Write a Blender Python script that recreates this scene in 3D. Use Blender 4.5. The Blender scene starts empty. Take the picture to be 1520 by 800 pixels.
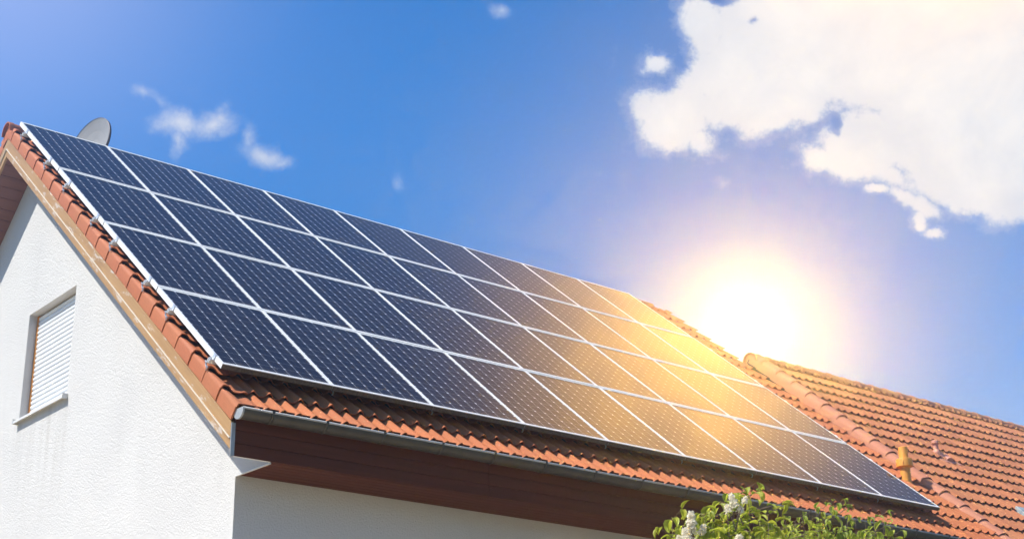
import bpy, bmesh, math, random
from mathutils import Vector, Matrix
random.seed(7)
D = bpy.data
SC = bpy.context.scene
col = SC.collection
PI = math.pi

# ------------------------------------------------------------------ frames
TH = 0.6853930                      # roof pitch
S, Cc = math.sin(TH), math.cos(TH)
G = 9.55                            # height of the panel array's top edge above the ground
YR = 0.23                           # ridge line
R3 = ((0.774109, -0.632883, -0.014631), (0.214404, 0.283853, -0.93459), (0.595639, 0.720337, 0.355426))
CAM = Vector((-5.75223, -15.81775, -7.95035 + G))
F = 2269.17

def rp(x, v, pn, back=False, yr=YR):
    """roof coordinates: x along the eave, v metres down the slope, pn metres off the panel plane"""
    if yr != YR: pn += .036 * (6.2 - v)          # the neighbouring roof is a little steeper
    y, z = -v * Cc - pn * S, -v * S + pn * Cc + G
    if back: y = 2 * yr - y
    return Vector((x, y, z))

def px_point(px, py, dist):
    r = Vector((0, 0, 0))
    a, b = (px - 760) / F, (py - 400) / F
    for i in range(3): r[i] = R3[0][i] * a + R3[1][i] * b + R3[2][i]
    return CAM + r.normalized() * dist


# ------------------------------------------------------------------ mesh helpers
OFF = {}

class MB:
    def __init__(self): self.v = []; self.f = []; self.sm = []; self.at = []
    def vert(self, p): self.v.append(Vector(p)); return len(self.v) - 1
    def face(self, idx, smooth=False, a=0.0): self.f.append(tuple(idx)); self.sm.append(smooth); self.at.append(a)
    def quad(self, *ps, smooth=False, a=0.0):
        self.face([self.vert(p) for p in ps], smooth, a)
    def box8(self, c, a=0.0):
        i = [self.vert(p) for p in c]
        for q in ((0, 3, 2, 1), (4, 5, 6, 7), (0, 1, 5, 4), (1, 2, 6, 5), (2, 3, 7, 6), (3, 0, 4, 7)):
            self.face([i[k] for k in q], False, a)
    def box(self, x0, x1, y0, y1, z0, z1, fn=None, a=0.0):
        fn = fn or (lambda x, y, z: Vector((x, y, z)))
        self.box8([fn(x0, y0, z0), fn(x1, y0, z0), fn(x1, y1, z0), fn(x0, y1, z0),
                   fn(x0, y0, z1), fn(x1, y0, z1), fn(x1, y1, z1), fn(x0, y1, z1)], a)
    def tube(self, pts, rads, n=10, caps=True, a=0.0, smooth=True):
        rings = []
        pts = [Vector(p) for p in pts]
        prev = None
        for k, p in enumerate(pts):
            t = (pts[min(k + 1, len(pts) - 1)] - pts[max(k - 1, 0)])
            if t.length < 1e-9: t = prev or Vector((0, 0, 1))
            t.normalize(); prev = t
            u = t.cross(Vector((0, 0, 1)))
            if u.length < .05: u = t.cross(Vector((1, 0, 0)))
            u.normalize(); w = t.cross(u)
            rings.append([self.vert(p + rads[k] * (math.cos(2 * PI * j / n) * u + math.sin(2 * PI * j / n) * w)) for j in range(n)])
        for r0, r1 in zip(rings, rings[1:]):
            for j in range(n):
                self.face((r0[j], r0[(j + 1) % n], r1[(j + 1) % n], r1[j]), smooth, a)
        if caps:
            self.face(rings[0][::-1], False, a); self.face(rings[-1], False, a)
    def lathe(self, base, prof, n=20, a=0.0):
        """prof: (radius, height) list about the vertical through base; consecutive rings not welded at hard edges"""
        base = Vector(base)
        for (r0, h0), (r1, h1) in zip(prof, prof[1:]):
            a0 = [self.vert(base + Vector((r0 * math.cos(2 * PI * j / n), r0 * math.sin(2 * PI * j / n), h0))) for j in range(n)]
            a1 = [self.vert(base + Vector((r1 * math.cos(2 * PI * j / n), r1 * math.sin(2 * PI * j / n), h1))) for j in range(n)]
            for j in range(n):
                self.face((a0[j], a0[(j + 1) % n], a1[(j + 1) % n], a1[j]), True, a)
    def build(self, name, mat, parent=None, recalc=False, bevel=0, local=False):
        off = Vector((0, 0, 0))
        if parent is not None and not local: off = OFF.get(parent.name, off)
        me = D.meshes.new(name)
        me.from_pydata([v - off for v in self.v], [], self.f)
        me.polygons.foreach_set('use_smooth', self.sm)
        if any(self.at):
            at = me.attributes.new('rnd', 'FLOAT', 'FACE'); at.data.foreach_set('value', self.at)
        if recalc:
            bm = bmesh.new(); bm.from_mesh(me); bmesh.ops.recalc_face_normals(bm, faces=bm.faces); bm.to_mesh(me); bm.free()
        me.materials.append(mat); me.update()
        o = D.objects.new(name, me); col.objects.link(o)
        if parent is not None: o.parent = parent; OFF[o.name] = off
        else: OFF[o.name] = off
        if bevel:
            b = o.modifiers.new('bevel', 'BEVEL'); b.width = bevel; b.segments = 2; b.limit_method = 'ANGLE'
        return o

def tag(o, label=None, cat=None, group=None, kind=None):
    if label: o['label'] = label
    if cat: o['category'] = cat
    if group: o['group'] = group
    if kind: o['kind'] = kind
    return o

def empty(name, loc, label, cat, group=None):
    o = D.objects.new(name, None); col.objects.link(o); o.location = loc; o.empty_display_size = .2
    OFF[o.name] = Vector(loc)
    return tag(o, label, cat, group)

# ------------------------------------------------------------------ material helpers
class NT:
    def __init__(self, tree): self.t = tree; self.n = tree.nodes; self.l = tree.links
    def new(self, typ, **kw):
        n = self.n.new(typ)
        for k, v in kw.items(): setattr(n, k, v)
        return n
    def put(self, node, key, val):
        s = node.inputs[key]
        if isinstance(val, bpy.types.NodeSocket): self.l.new(val, s)
        elif isinstance(val, (tuple, list)) and s.type == 'RGBA' and len(val) == 3: s.default_value = (*val, 1)
        else: s.default_value = val
    def m(self, op, a, b=None, c=None, clamp=False):
        n = self.new('ShaderNodeMath', operation=op); n.use_clamp = clamp
        self.put(n, 0, a)
        if b is not None: self.put(n, 1, b)
        if c is not None: self.put(n, 2, c)
        return n.outputs[0]
    def mix(self, fac, a, b, blend='MIX', clamp=False):
        n = self.new('ShaderNodeMix', data_type='RGBA', blend_type=blend); n.clamp_result = clamp
        self.put(n, 0, fac); self.put(n, 6, a); self.put(n, 7, b)
        return n.outputs[2]
    def noise(self, vec, scale, detail=4, rough=.5, dist=0.0, out=0):
        n = self.new('ShaderNodeTexNoise'); self.put(n, 'Vector', vec)
        self.put(n, 'Scale', scale); self.put(n, 'Detail', detail); self.put(n, 'Roughness', rough); self.put(n, 'Distortion', dist)
        return n.outputs[out]
    def ramp(self, fac, stops):
        n = self.new('ShaderNodeValToRGB'); self.put(n, 0, fac)
        e = n.color_ramp.elements
        while len(e) < len(stops): e.new(.5)
        for el, (p, c) in zip(e, stops):
            el.position = p; el.color = (c, c, c, 1) if not isinstance(c, (tuple, list)) else (*c, 1)
        return n.outputs[0]
    def maprange(self, v, a, b, c=0.0, d=1.0, smooth=False):
        n = self.new('ShaderNodeMapRange'); n.interpolation_type = 'SMOOTHSTEP' if smooth else 'LINEAR'
        for k, x in enumerate((v, a, b, c, d)): self.put(n, k, x)
        return n.outputs[0]
    def mapping(self, vec, loc=(0, 0, 0), rot=(0, 0, 0), scale=(1, 1, 1), typ='POINT'):
        n = self.new('ShaderNodeMapping', vector_type=typ); self.put(n, 0, vec)
        n.inputs['Location'].default_value = loc if typ != 'NORMAL' else (0, 0, 0)
        n.inputs['Rotation'].default_value = rot; n.inputs['Scale'].default_value = scale
        return n.outputs[0]

def material(name, base=(.5, .5, .5), rough=.7, metal=0.0, spec=.5):
    m = D.materials.new(name); m.use_nodes = True
    t = NT(m.node_tree); b = m.node_tree.nodes['Principled BSDF']
    b.inputs['Base Color'].default_value = (*base, 1); b.inputs['Roughness'].default_value = rough
    b.inputs['Metallic'].default_value = metal; b.inputs['Specular IOR Level'].default_value = spec
    return m, t, b

def objvec(t): return t.new('ShaderNodeTexCoord').outputs['Object']
def geomvec(t): return t.new('ShaderNodeNewGeometry').outputs['Position']
def bump(t, b, h, strength, dist):
    n = t.new('ShaderNodeBump'); t.put(n, 'Strength', strength); t.put(n, 'Distance', dist); t.put(n, 'Height', h)
    t.l.new(n.outputs[0], b.inputs['Normal'])

def mat_stucco():
    m, t, b = material('white_stucco', (.6, .6, .58), .9, 0, .2)
    p = geomvec(t)
    big = t.noise(p, .9, 4, .6); blot = t.noise(t.mapping(p, scale=(3, 3, .6)), 1.2, 5, .6)
    c = t.mix(t.maprange(big, .3, .7), (.545, .535, .515), (.59, .58, .555))
    c = t.mix(t.maprange(blot, .58, .85, 0, .35), c, (.41, .40, .38))
    # faint weather runs below the sill and dirt towards the verge, fixed on the wall
    sp = t.new('ShaderNodeSeparateXYZ'); t.l.new(p, sp.inputs[0])
    run = t.noise(t.mapping(p, scale=(1, 14, .8)), 1.0, 5, .65)
    below = t.m('MULTIPLY', t.maprange(sp.outputs[2], 4.6, 6.0, 0, 1), t.maprange(sp.outputs[2], 6.0, 6.02, 1, 0))
    side = t.m('MULTIPLY', t.maprange(sp.outputs[1], -1.4, -1.25, 0, 1), t.maprange(sp.outputs[1], 0.0, .12, 1, 0))
    c = t.mix(t.m('MULTIPLY', t.m('MULTIPLY', below, side), t.maprange(run, .42, .72, 0, .45)), c, (.33, .31, .27))
    fine = t.noise(p, 110, 3, .6); mid = t.noise(p, 52, 3, .6)
    c = t.mix(t.maprange(fine, .35, .6, .10, 0), c, (.42, .42, .41))
    t.l.new(c, b.inputs['Base Color'])
    bump(t, b, t.m('ADD', fine, t.m('MULTIPLY', mid, 1.6)), .65, .009)
    return m

def mat_tile(name, c1, c2, c3, lich=.5, wash=0.0):
    m, t, b = material(name, c1, .75, 0, .3)
    p = geomvec(t)
    r = t.new('ShaderNodeAttribute', attribute_name='rnd').outputs['Fac']
    c = t.mix(r, c1, c2)
    n1 = t.noise(p, 1.7, 5, .6)
    c = t.mix(t.maprange(n1, .45, .75, 0, .6), c, c3)
    n2 = t.noise(t.mapping(p, rot=(TH, 0, 0), scale=(1/30, 1/3, 1/30), typ='TEXTURE'), 1.0, 4, .6)   # runs down the slope
    c = t.mix(t.maprange(n2, .5, .75, 0, .35), c, tuple(x * .62 for x in c1))
    n3 = t.noise(p, 55, 4, .65)
    c = t.mix(t.maprange(n3, .5, .8, 0, .45), c, tuple(x * .55 for x in c2))
    # lichen spots of ochre and grey
    l1 = t.noise(p, 23, 5, .7); l2 = t.noise(p, .55, 3, .5)
    lf = t.m('MULTIPLY', t.maprange(l1, .60, .68), t.maprange(l2, .42, .62, 0, lich))
    c = t.mix(lf, c, (.34, .30, .12))
    l3 = t.noise(p, 41, 4, .7)
    c = t.mix(t.m('MULTIPLY', t.maprange(l3, .64, .70), lich), c, (.40, .36, .30))
    t.l.new(c, b.inputs['Base Color'])
    t.l.new(t.maprange(n1, .2, .8, .62, .85), b.inputs['Roughness'])
    bump(t, b, t.m('ADD', n3, t.noise(p, 160, 2)), .25, .004)
    return m

def mat_wood(name, c1, c2, axis='slope', rough=.6, peel=0.0, scale=1.0):
    m, t, b = material(name, c1, rough, 0, .35)
    p = geomvec(t)
    if axis == 'slope': q = t.mapping(p, rot=(TH, 0, 0), scale=(1/28, 1/1.3, 1/28), typ='TEXTURE')
    elif axis == 'back': q = t.mapping(p, rot=(-TH, 0, 0), scale=(1/28, 1/1.3, 1/28), typ='TEXTURE')
    else: q = t.mapping(p, scale=(1.1, 26, 26))
    g = t.noise(q, 1.0 * scale, 5, .6, .4)
    c = t.mix(t.maprange(g, .3, .7), c1, c2)
    k = t.noise(t.mapping(q, scale=(.25, .9, .25)), 1.3, 4, .7)
    c = t.mix(t.maprange(k, .56, .72, 0, .55), c, tuple(x * .62 for x in c2))
    if peel:
        w = t.noise(t.mapping(q, scale=(.55, 3.2, .55)), 1.0, 5, .7)
        c = t.mix(t.maprange(w, .56, .62, 0, peel), c, (.62, .60, .56))
    t.l.new(c, b.inputs['Base Color'])
    bump(t, b, g, .3, .003)
    return m

def mat_simple(name, c1, c2, rough, metal=0.0, nscale=12, bumps=.1, spec=.5):
    m, t, b = material(name, c1, rough, metal, spec)
    p = geomvec(t)
    n = t.noise(p, nscale, 5, .6)
    t.l.new(t.mix(t.maprange(n, .35, .7), c1, c2), b.inputs['Base Color'])
    t.l.new(t.maprange(n, .3, .7, rough * .85, min(1, rough * 1.15)), b.inputs['Roughness'])
    bump(t, b, n, bumps, .003)
    return m

M_STUCCO = mat_stucco()
M_TILE = mat_tile('clay_tile', (.46, .136, .044), (.36, .105, .035), (.42, .155, .058), .55)
M_VERGE = mat_tile('clay_verge_tile', (.425, .135, .055), (.38, .118, .048), (.37, .145, .065), .05)
M_TILE2 = mat_tile('weathered_clay_tile', (.46, .160, .062), (.33, .112, .046), (.40, .175, .08), .22)
M_ROLL = mat_tile('clay_roll_tile', (.53, .21, .12), (.47, .18, .10), (.45, .22, .14), .3)
M_DECK = mat_simple('dark_underlay', (.02, .017, .015), (.03, .025, .02), .9)
M_BARGE = mat_wood('pine_board', (.40, .235, .095), (.33, .18, .066), 'slope', .55, .55)
M_BARGEB = mat_wood('pine_board_back', (.42, .26, .115), (.35, .20, .078), 'back', .55, .3)
M_SOFF = mat_wood('brown_soffit_board', (.20, .085, .05), (.15, .06, .035), 'x', .6)
M_FASC = mat_wood('dark_brown_fascia_board', (.10, .022, .006), (.062, .013, .003), 'x', .85)
M_GUT = mat_simple('aged_zinc', (.058, .052, .040), (.085, .078, .060), .48, .45, 9, .08)
M_GCAP = mat_simple('bright_zinc', (.36, .37, .37), (.28, .29, .29), .5, .2, 9, .05)
M_ALU = mat_simple('anodised_aluminium', (.78, .775, .74), (.72, .715, .68), .45, .10, 5, .02)
M_EDGE_SHADE = mat_simple('shaded_dirty_frame_edge', (.16, .125, .085), (.05, .038, .025), .8, 0, 60, .3)  # shade, tile reflection and dirt painted as mottled brown
M_STEEL = mat_simple('galvanised_steel', (.66, .68, .70), (.55, .57, .60), .4, .5, 25, .05)
M_DISH = mat_simple('grey_painted_metal', (.26, .26, .25), (.23, .23, .225), .5, 0, 6, .02)
M_DARK = mat_simple('dark_metal', (.05, .045, .045), (.07, .06, .06), .5, .3)
M_SHUT = mat_simple('white_plastic_slat', (.73, .74, .75), (.69, .70, .71), .45, 0, 4, .02)
M_FRAME = mat_wood('orange_wood_frame', (.62, .26, .05), (.52, .20, .04), 'x', .5)
M_SILL = mat_simple('painted_metal_sill', (.62, .62, .60), (.56, .56, .54), .5, 0, 8, .05)
M_OCHRE = mat_simple('ochre_plastic_pipe', (.85, .37, .05), (.76, .31, .04), .5, 0, 7, .05)
M_PINK = mat_simple('faded_clay_red_plastic', (.66, .29, .20), (.60, .25, .16), .6, 0, 9, .05)
M_LEAD = mat_simple('grey_blue_flashing', (.36, .42, .43), (.28, .33, .34), .6, .1, 14, .2)
M_BARK = mat_simple('shrub_bark', (.16, .11, .075), (.10, .07, .05), .9, 0, 40, .5)

def mat_cells():
    m, t, b = material('solar_cells_under_glass', (.01, .014, .04), .07, 0, .36)
    p = objvec(t)
    sx = t.new('ShaderNodeSeparateXYZ'); t.l.new(p, sx.inputs[0])
    x, y = sx.outputs[0], sx.outputs[1]
    PX, PY = CELL
    def tri(v, o, per):      # distance to the nearest cell border, in metres
        q = t.m('SUBTRACT', v, o); q = t.m('DIVIDE', q, per)
        q = t.m('FRACT', q); q = t.m('SUBTRACT', q, .5); q = t.m('ABSOLUTE', q)
        return t.m('MULTIPLY', t.m('SUBTRACT', .5, q), per)
    dx, dy = tri(x, CO[0], PX), tri(y, CO[1], PY)
    gx = t.m('LESS_THAN', dx, .0019); gy = t.m('LESS_THAN', dy, .0016)
    ch = t.m('LESS_THAN', t.m('ADD', dx, dy), .0125)
    line = t.m('MAXIMUM', t.m('MAXIMUM', t.m('MULTIPLY', gx, .62), t.m('MULTIPLY', gy, .26)), ch)
    # three thin busbars a cell, running up the slope, and faint fingers
    bb = t.m('LESS_THAN', tri(x, CO[0] + PX / 6, PX / 3), .0006)
    r = t.new('ShaderNodeObjectInfo').outputs['Random']
    cellid = t.new('ShaderNodeCombineXYZ')
    t.l.new(t.m('FLOOR', t.m('DIVIDE', t.m('SUBTRACT', x, CO[0]), PX)), cellid.inputs[0])
    t.l.new(t.m('FLOOR', t.m('DIVIDE', t.m('SUBTRACT', y, CO[1]), PY)), cellid.inputs[1])
    t.l.new(t.m('MULTIPLY', r, 37.0), cellid.inputs[2])
    wn = t.new('ShaderNodeTexWhiteNoise'); t.l.new(cellid.outputs[0], wn.inputs['Vector'])
    c = t.mix(wn.outputs['Value'], (.014, .010, .010), (.018, .013, .013))
    c = t.mix(t.m('MULTIPLY', bb, .45), c, (.20, .20, .22))
    c = t.mix(line, c, (.66, .66, .66))
    dust = t.noise(p, 2.2, 5, .65)
    c = t.mix(t.maprange(dust, .45, .8, 0, .04), c, (.35, .32, .28))
    runs = t.noise(t.mapping(p, scale=(9, .7, 1)), 1.0, 4, .6)
    edge = t.maprange(y, .02, .12, .35, 0)
    c = t.mix(t.m('MULTIPLY', edge, t.maprange(runs, .35, .7)), c, (.30, .27, .22))
    drop = t.noise(t.mapping(p, loc=(3, 5, 0)), 9, 2, .4)
    c = t.mix(t.m('MULTIPLY', t.maprange(drop, .765, .79, 0, .7), 1.0), c, (.6, .6, .58))
    t.l.new(c, b.inputs['Base Color'])
    t.l.new(t.maprange(dust, .3, .7, .05, .10), b.inputs['Roughness'])
    b.inputs['IOR'].default_value = 1.28
    w = t.noise(t.mapping(p, loc=(0, 0, 0)), 3.0, 2, .5)
    bump(t, b, w, .03, .01)
    return m

# ------------------------------------------------------------------ roof tiles
def hump(u, big):
    tt = abs(u - .075)
    if tt > .050: return -.003 * math.sin(PI * (tt - .05) / .05)
    return big * max(0.0, (math.cos(PI * tt / .050) + 1) / 2) ** .75

US_FINE = [0, .014, .0255, .033, .042, .052, .064, .075, .086, .098, .108, .117, .1245, .136]
US_COARSE = [0, .03, .052, .075, .098, .12]

def tile_field(mb, x0, ncol, v_last, nrow, pn0, vtop, back=False, hs=1.0, yr=YR, fine=True, skip=None, xmax=None, expo=.340):
    us = US_FINE if fine else US_COARSE
    prof = [(u, hump(u, .036 * hs)) for u in us] + [(u + .15, hump(u, .042 * hs)) for u in us] + [(.300, -.002)]
    if fine: prof[0] = (0.0, .006); 
    for r in range(nrow):
        vl = v_last - r * expo - (.028 if r == 0 else 0)
        vh = max(vl - .405, vtop)
        if vl - vh < .06: continue
        for k in range(ncol):
            xa = x0 + k * .30
            if skip and skip(xa, vl): continue
            w = 1.0
            if xmax and xa + .3 > xmax:
                w = max(0, (xmax - xa) / .3)
                if w < .15: continue
            j = random.uniform(-.004, .004); jl = random.uniform(-.0025, .003); jx = random.uniform(-.0015, .0015)
            tw = random.uniform(-.004, .004); rnd = random.random() * .98 + .01
            if random.random() < .05: jl += .004
            lo, hi, fr = [], [], []
            for u, h in prof:
                if u > .3 * w + 1e-6: break
                x = xa + u + jx
                v = vl + j + tw * (u - .15)
                pl = pn0 + .034 + h + jl + tw * (u - .15) * .6
                ph = pn0 + .034 - .042 * (vl - vh) / .405 + h
                lo.append(rp(x, v, pl, back, yr)); hi.append(rp(x, vh, ph, back, yr)); fr.append(rp(x, v - .003, pl - .013, back, yr))
            L = [mb.vert(p) for p in lo]; Hh = [mb.vert(p) for p in hi]
            L2 = [mb.vert(p) for p in lo]; Fr = [mb.vert(p) for p in fr]
            for i in range(len(L) - 1):
                mb.face((L[i], L[i + 1], Hh[i + 1], Hh[i]), True, rnd)
                mb.face((Fr[i], Fr[i + 1], L2[i + 1], L2[i]), False, rnd)

def cap_run(mb, p_of, n, length, step, rad, seg=12, a0=-12, a1=192, flare=.012, th=.014):
    """overlapping half-round tiles; p_of(s, ang, r) gives the point s metres along the run"""
    for k in range(n):
        s0 = k * step; rnd = random.random() * .98 + .01
        jr = random.uniform(-.003, .003); js = random.uniform(-.006, .006)
        rings = []
        for (ds, rr) in ((0, rad + flare), (.055, rad + flare), (.07, rad + flare * .4), (length, rad - .004)):
            rings.append([mb.vert(p_of(s0 + ds + js, math.radians(a0 + (a1 - a0) * i / seg), rr + jr)) for i in range(seg + 1)])
        for ra, rb in zip(rings, rings[1:]):
            for i in range(seg): mb.face((ra[i], ra[i + 1], rb[i + 1], rb[i]), True, rnd)
        o = [mb.vert(p_of(s0 + js, math.radians(a0 + (a1 - a0) * i / seg), rad + flare + jr)) for i in range(seg + 1)]
        q = [mb.vert(p_of(s0 + js, math.radians(a0 + (a1 - a0) * i / seg), rad + flare + jr - th)) for i in range(seg + 1)]
        for i in range(seg): mb.face((o[i], o[i + 1], q[i + 1], q[i]), False, rnd)

XV, XG = -.05, .337                 # outer verge face, gable wall face
PN0 = -.185
VL = 7.155                          # lower edge of the last tile row
XR = 10.62                          # right end of the near roof
RZ = G + (-.16 + YR * S) / Cc                       # ridge cap centre line
YW, YF, ZS = -4.844, -5.409, G - 5.024  # front wall, fascia, soffit level
VT = (-YR - PN0 * S) / Cc + .01

house = empty('detached_house', (5.2, YR, 0), 'white stucco house with orange tiled roof carrying the solar panels', 'house')
# --- walls (gable with the window opening cut out, the boxed eave end, a rear half and a right end)
w = MB()
yb = 2 * YR - YW; ybf = 2 * YR - YF
UND = -.423                         # underside of the verge boards
def und(y, yr=YR, pn=UND):          # height of the plane pn below the roof at this y
    yy = y if y <= yr else 2 * yr - y
    return (pn + yy * S) / Cc + G
wy0, wy1, wz0, wz1 = -1.24, -.02, G - 3.526, G - 2.300
w.box(XG - .002, XG + .30, -9, -8.9, 0, .01) if False else None
def gpoly(x, pts, flip=False):
    w.face([w.vert((x, y, z)) for y, z in (pts[::-1] if flip else pts)])
gpoly(XG, [(YW, 0), (yb, 0), (yb, wz0), (wy1, wz0), (wy0, wz0), (YW, wz0)])
gpoly(XG, [(YW, wz0), (wy0, wz0), (wy0, wz1), (YW, wz1)])
gpoly(XG, [(wy1, wz0), (yb, wz0), (yb, wz1), (wy1, wz1)])
gpoly(XG, [(YW, wz1), (wy0, wz1), (wy1, wz1), (yb, wz1), (yb, ZS), (ybf + .02, ZS), (ybf + .02, und(YF + .1)), (YR, und(YR) + .01), (YF - .02 + .03, und(YF + .1)), (YF + .03 - .02, ZS), (YW, ZS)]) if wz1 < ZS else None
if wz1 >= ZS:                       # the window stands above the eave level
    w.v.clear(); w.f.clear(); w.sm.clear(); w.at.clear()
    YO, YB2 = YF + .012, ybf - .012
    zt = und(YF) + .14
    gpoly(XG, [(YW, 0), (yb, 0), (yb, ZS), (YW, ZS)])
    def hy(z): return (z - G) * Cc / S - UND / S      # y of the slope underside at height z (front)
    gpoly(XG, [(YO, ZS), (YW, ZS), (yb, ZS), (YB2, ZS), (YB2, und(YO)), (2 * YR - hy(wz0), wz0), (wy1, wz0), (wy0, wz0), (hy(wz0), wz0), (YO, und(YO))] if und(YO) < wz0 else [])
    gpoly(XG, [(hy(wz0), wz0), (wy0, wz0), (wy0, wz1), (hy(wz1), wz1)])
    gpoly(XG, [(wy1, wz0), (2 * YR - hy(wz0), wz0), (2 * YR - hy(wz1), wz1), (wy1, wz1)])
    gpoly(XG, [(hy(wz1), wz1), (wy0, wz1), (wy1, wz1), (2 * YR - hy(wz1), wz1), (YR, und(YR))])
RD = .135
for a, bb, c_, d in (((wy1, wz0), (wy1, wz1), 0, 0), ((wy1, wz1), (wy0, wz1), 0, 0), ((wy0, wz1), (wy0, wz0), 0, 0), ((wy0, wz0), (wy1, wz0), 0, 0)):
    w.quad((XG, *a), (XG, *bb), (XG + RD, *bb), (XG + RD, *a))
w.quad((XG + .30, wy0 - .05, wz0 - .05), (XG + .30, wy1 + .05, wz0 - .05), (XG + .30, wy1 + .05, wz1 + .05), (XG + .30, wy0 - .05, wz1 + .05))
w.quad((XG, YW, 0), (XR - .1, YW, 0), (XR - .1, YW, ZS + .3), (XG, YW, ZS + .3))
w.quad((XG, yb, 0), (XR - .1, yb, 0), (XR - .1, yb, ZS + .3), (XG, yb, ZS + .3))
gpoly(XR - .1, [(YW, 0), (yb, 0), (yb, ZS), (2 * YR - YW, und(YW)), (YR, und(YR)), (YW, und(YW)), (YW, ZS)], True)
wall = w.build('wall', M_STUCCO, house)

# --- roof
roof_mb = MB()
tile_field(roof_mb, .198, 36, VL, 22, PN0, VT, xmax=XR + .02)
roof = roof_mb.build('roof', M_TILE, house)
b_ = MB(); tile_field(b_, .198, 36, VL, 22, PN0, VT, back=True, fine=False, xmax=XR + .02)
b_.build('rear_roof_slope', M_TILE, roof)
dk = MB()
for bk in (False, True):
    dk.box(XV + .07, XR - .02, VT - .03, VL - .08, -.27, -.211, lambda x, v, p, bk=bk: rp(x, v, p, bk))
dk.build('roof_underlay', M_DECK, roof, recalc=True)
# verge tiles with their downturned outer faces
def verge(mb, back, xv=XV, sgn=1, wid=.262):
    prof = [(0.002, -0.254), (0, -0.234), (0, -0.152), (.002, -0.140), (.008, -0.132), (.018, -0.129), (.040, -0.128), (.062, -0.130), (.078, -0.137), (.092, -0.150), (.106, -0.163),
            (.124, -0.173), (.146, -0.177), (.172, -0.176), (.196, -0.171), (.216, -0.163), (.236, -0.159), (.252, -0.162), (wid, -0.169)]
    for r in range(22):
        vl = VL + .035 - r * .340; vh = max(vl - .40, VT)
        if vl - vh < .1: continue
        rnd = random.random() * .98 + .01; j = random.uniform(-.003, .003); jx = random.uniform(-.0025, .0025)
        def pt(dx, pn, f):          # f 0 low end, 1 high end
            lift = .030 - .044 * f * (vl - vh) / .40
            inset = .0 + (.010 * f if dx < .02 else 0)
            edge = pn
            return rp(xv + sgn * (dx + inset) + jx, (vl if f == 0 else vh) + j, (pn + lift) if dx > .012 else edge + lift * .3, back)
        lo = [mb.vert(pt(a, b, 0)) for a, b in prof]; hi = [mb.vert(pt(a, b, 1)) for a, b in prof]
        for i in range(len(prof) - 1): mb.face((lo[i], lo[i + 1], hi[i + 1], hi[i]), True, rnd)
        lo2 = [mb.vert(pt(a, b, 0)) for a, b in prof]
        inn = []
        for i, (a, b) in enumerate(prof):
            da = .016 if i < 4 else (.010 if i < 6 else 0); db = 0 if i < 3 else -.012
            p = pt(a, b, 0) + (rp(sgn * da, -.002, db, back) - rp(0, 0, 0, back))
            inn.append(mb.vert(p))
        for i in range(len(prof) - 1): mb.face((lo2[i], lo2[i + 1], inn[i + 1], inn[i]), False, rnd)
        # the inner face, so the flap has thickness
        inh = [mb.vert(pt(a, b, 1) + (rp(sgn * (.016 if i < 4 else 0), 0, 0 if i < 3 else -.012, back) - rp(0, 0, 0, back))) for i, (a, b) in enumerate(prof)]
        for i in range(len(prof) - 1): mb.face((inn[i], inh[i], inh[i + 1], inn[i + 1]), True, rnd)
v_ = MB(); verge(v_, False); verge(v_, True); v_.build('verge_tiles', M_VERGE, roof)
# ridge tiles
rg = MB()
def ridge_p(x0, yr, zr, dirx=1):
    return lambda s, a, r: Vector((x0 + dirx * s, yr - math.cos(a) * r, zr + math.sin(a) * r * .98))
cap_run(rg, ridge_p(XV - .03, YR, RZ - .045), 30, .385, .345, .108)
disc = [rg.vert(Vector((XV + .01, YR - math.cos(math.radians(t_)) * .106, RZ - .047 + math.sin(math.radians(t_)) * .104 - (0.055 if t_ in (-20, 200) else 0)))) for t_ in range(-20, 201, 20)]
rg.face(disc, False, .6)
rg.build('ridge_tiles', M_VERGE, roof)

# --- verge boards and boxed overhang
def slope_box(mb, x0, x1, v0, v1, p0, p1, back=False):
    mb.box(x0, x1, v0, v1, p0, p1, lambda x, v, p: rp(x, v, p, back))
def vend(pn): # v where the board is cut plumb at the fascia
    return (-YF - .004 - pn * S) / Cc
def barge(back, mat, nm):
    mb = MB()
    for (p0, p1, x0, x1) in ((-.359, -.260, XV + .012, XV + .040), (-.433, -.364, XV + .014, XV + .040), (-.3645, -.3585, XV + .020, XV + .038)):
        pts = []
        for x in (x0, x1):
            for p in (p0, p1):
                pass
        va = lambda p: (-YR - p * S) / Cc      # plumb cut at the ridge (y = YR)
        c = [rp(x0, va(p0), p0, back), rp(x1, va(p0), p0, back), rp(x1, vend(p0), p0, back), rp(x0, vend(p0), p0, back),
             rp(x0, va(p1), p1, back), rp(x1, va(p1), p1, back), rp(x1, vend(p1), p1, back), rp(x0, vend(p1), p1, back)]
        mb.box8(c)
    return mb.build(nm, mat, house, recalc=True, bevel=.002)
M_EDGE_LIGHT = mat_simple('painted_edge_highlight', (.62, .56, .46), (.52, .45, .34), .7)  # cream colour paints in the lit lower edge of the upper board
def edge_highlight_mesh(back):
    mb = MB(); p0, p1 = -.3655, -.3585; x0, x1 = XV - .001, XV + .013
    va = lambda p: (-YR - p * S) / Cc
    mb.box8([rp(x0, va(p0), p0, back), rp(x1, va(p0), p0, back), rp(x1, vend(p0), p0, back), rp(x0, vend(p0), p0, back),
             rp(x0, va(p1), p1, back), rp(x1, va(p1), p1, back), rp(x1, vend(p1), p1, back), rp(x0, vend(p1), p1, back)])
    return mb
bb1 = barge(False, M_BARGE, 'barge_board'); bb2 = barge(True, M_BARGEB, 'barge_board')
edge_highlight_mesh(False).build('edge_highlight', M_EDGE_LIGHT, bb1, recalc=True); edge_highlight_mesh(True).build('edge_highlight', M_EDGE_LIGHT, bb2, recalc=True)
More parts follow.
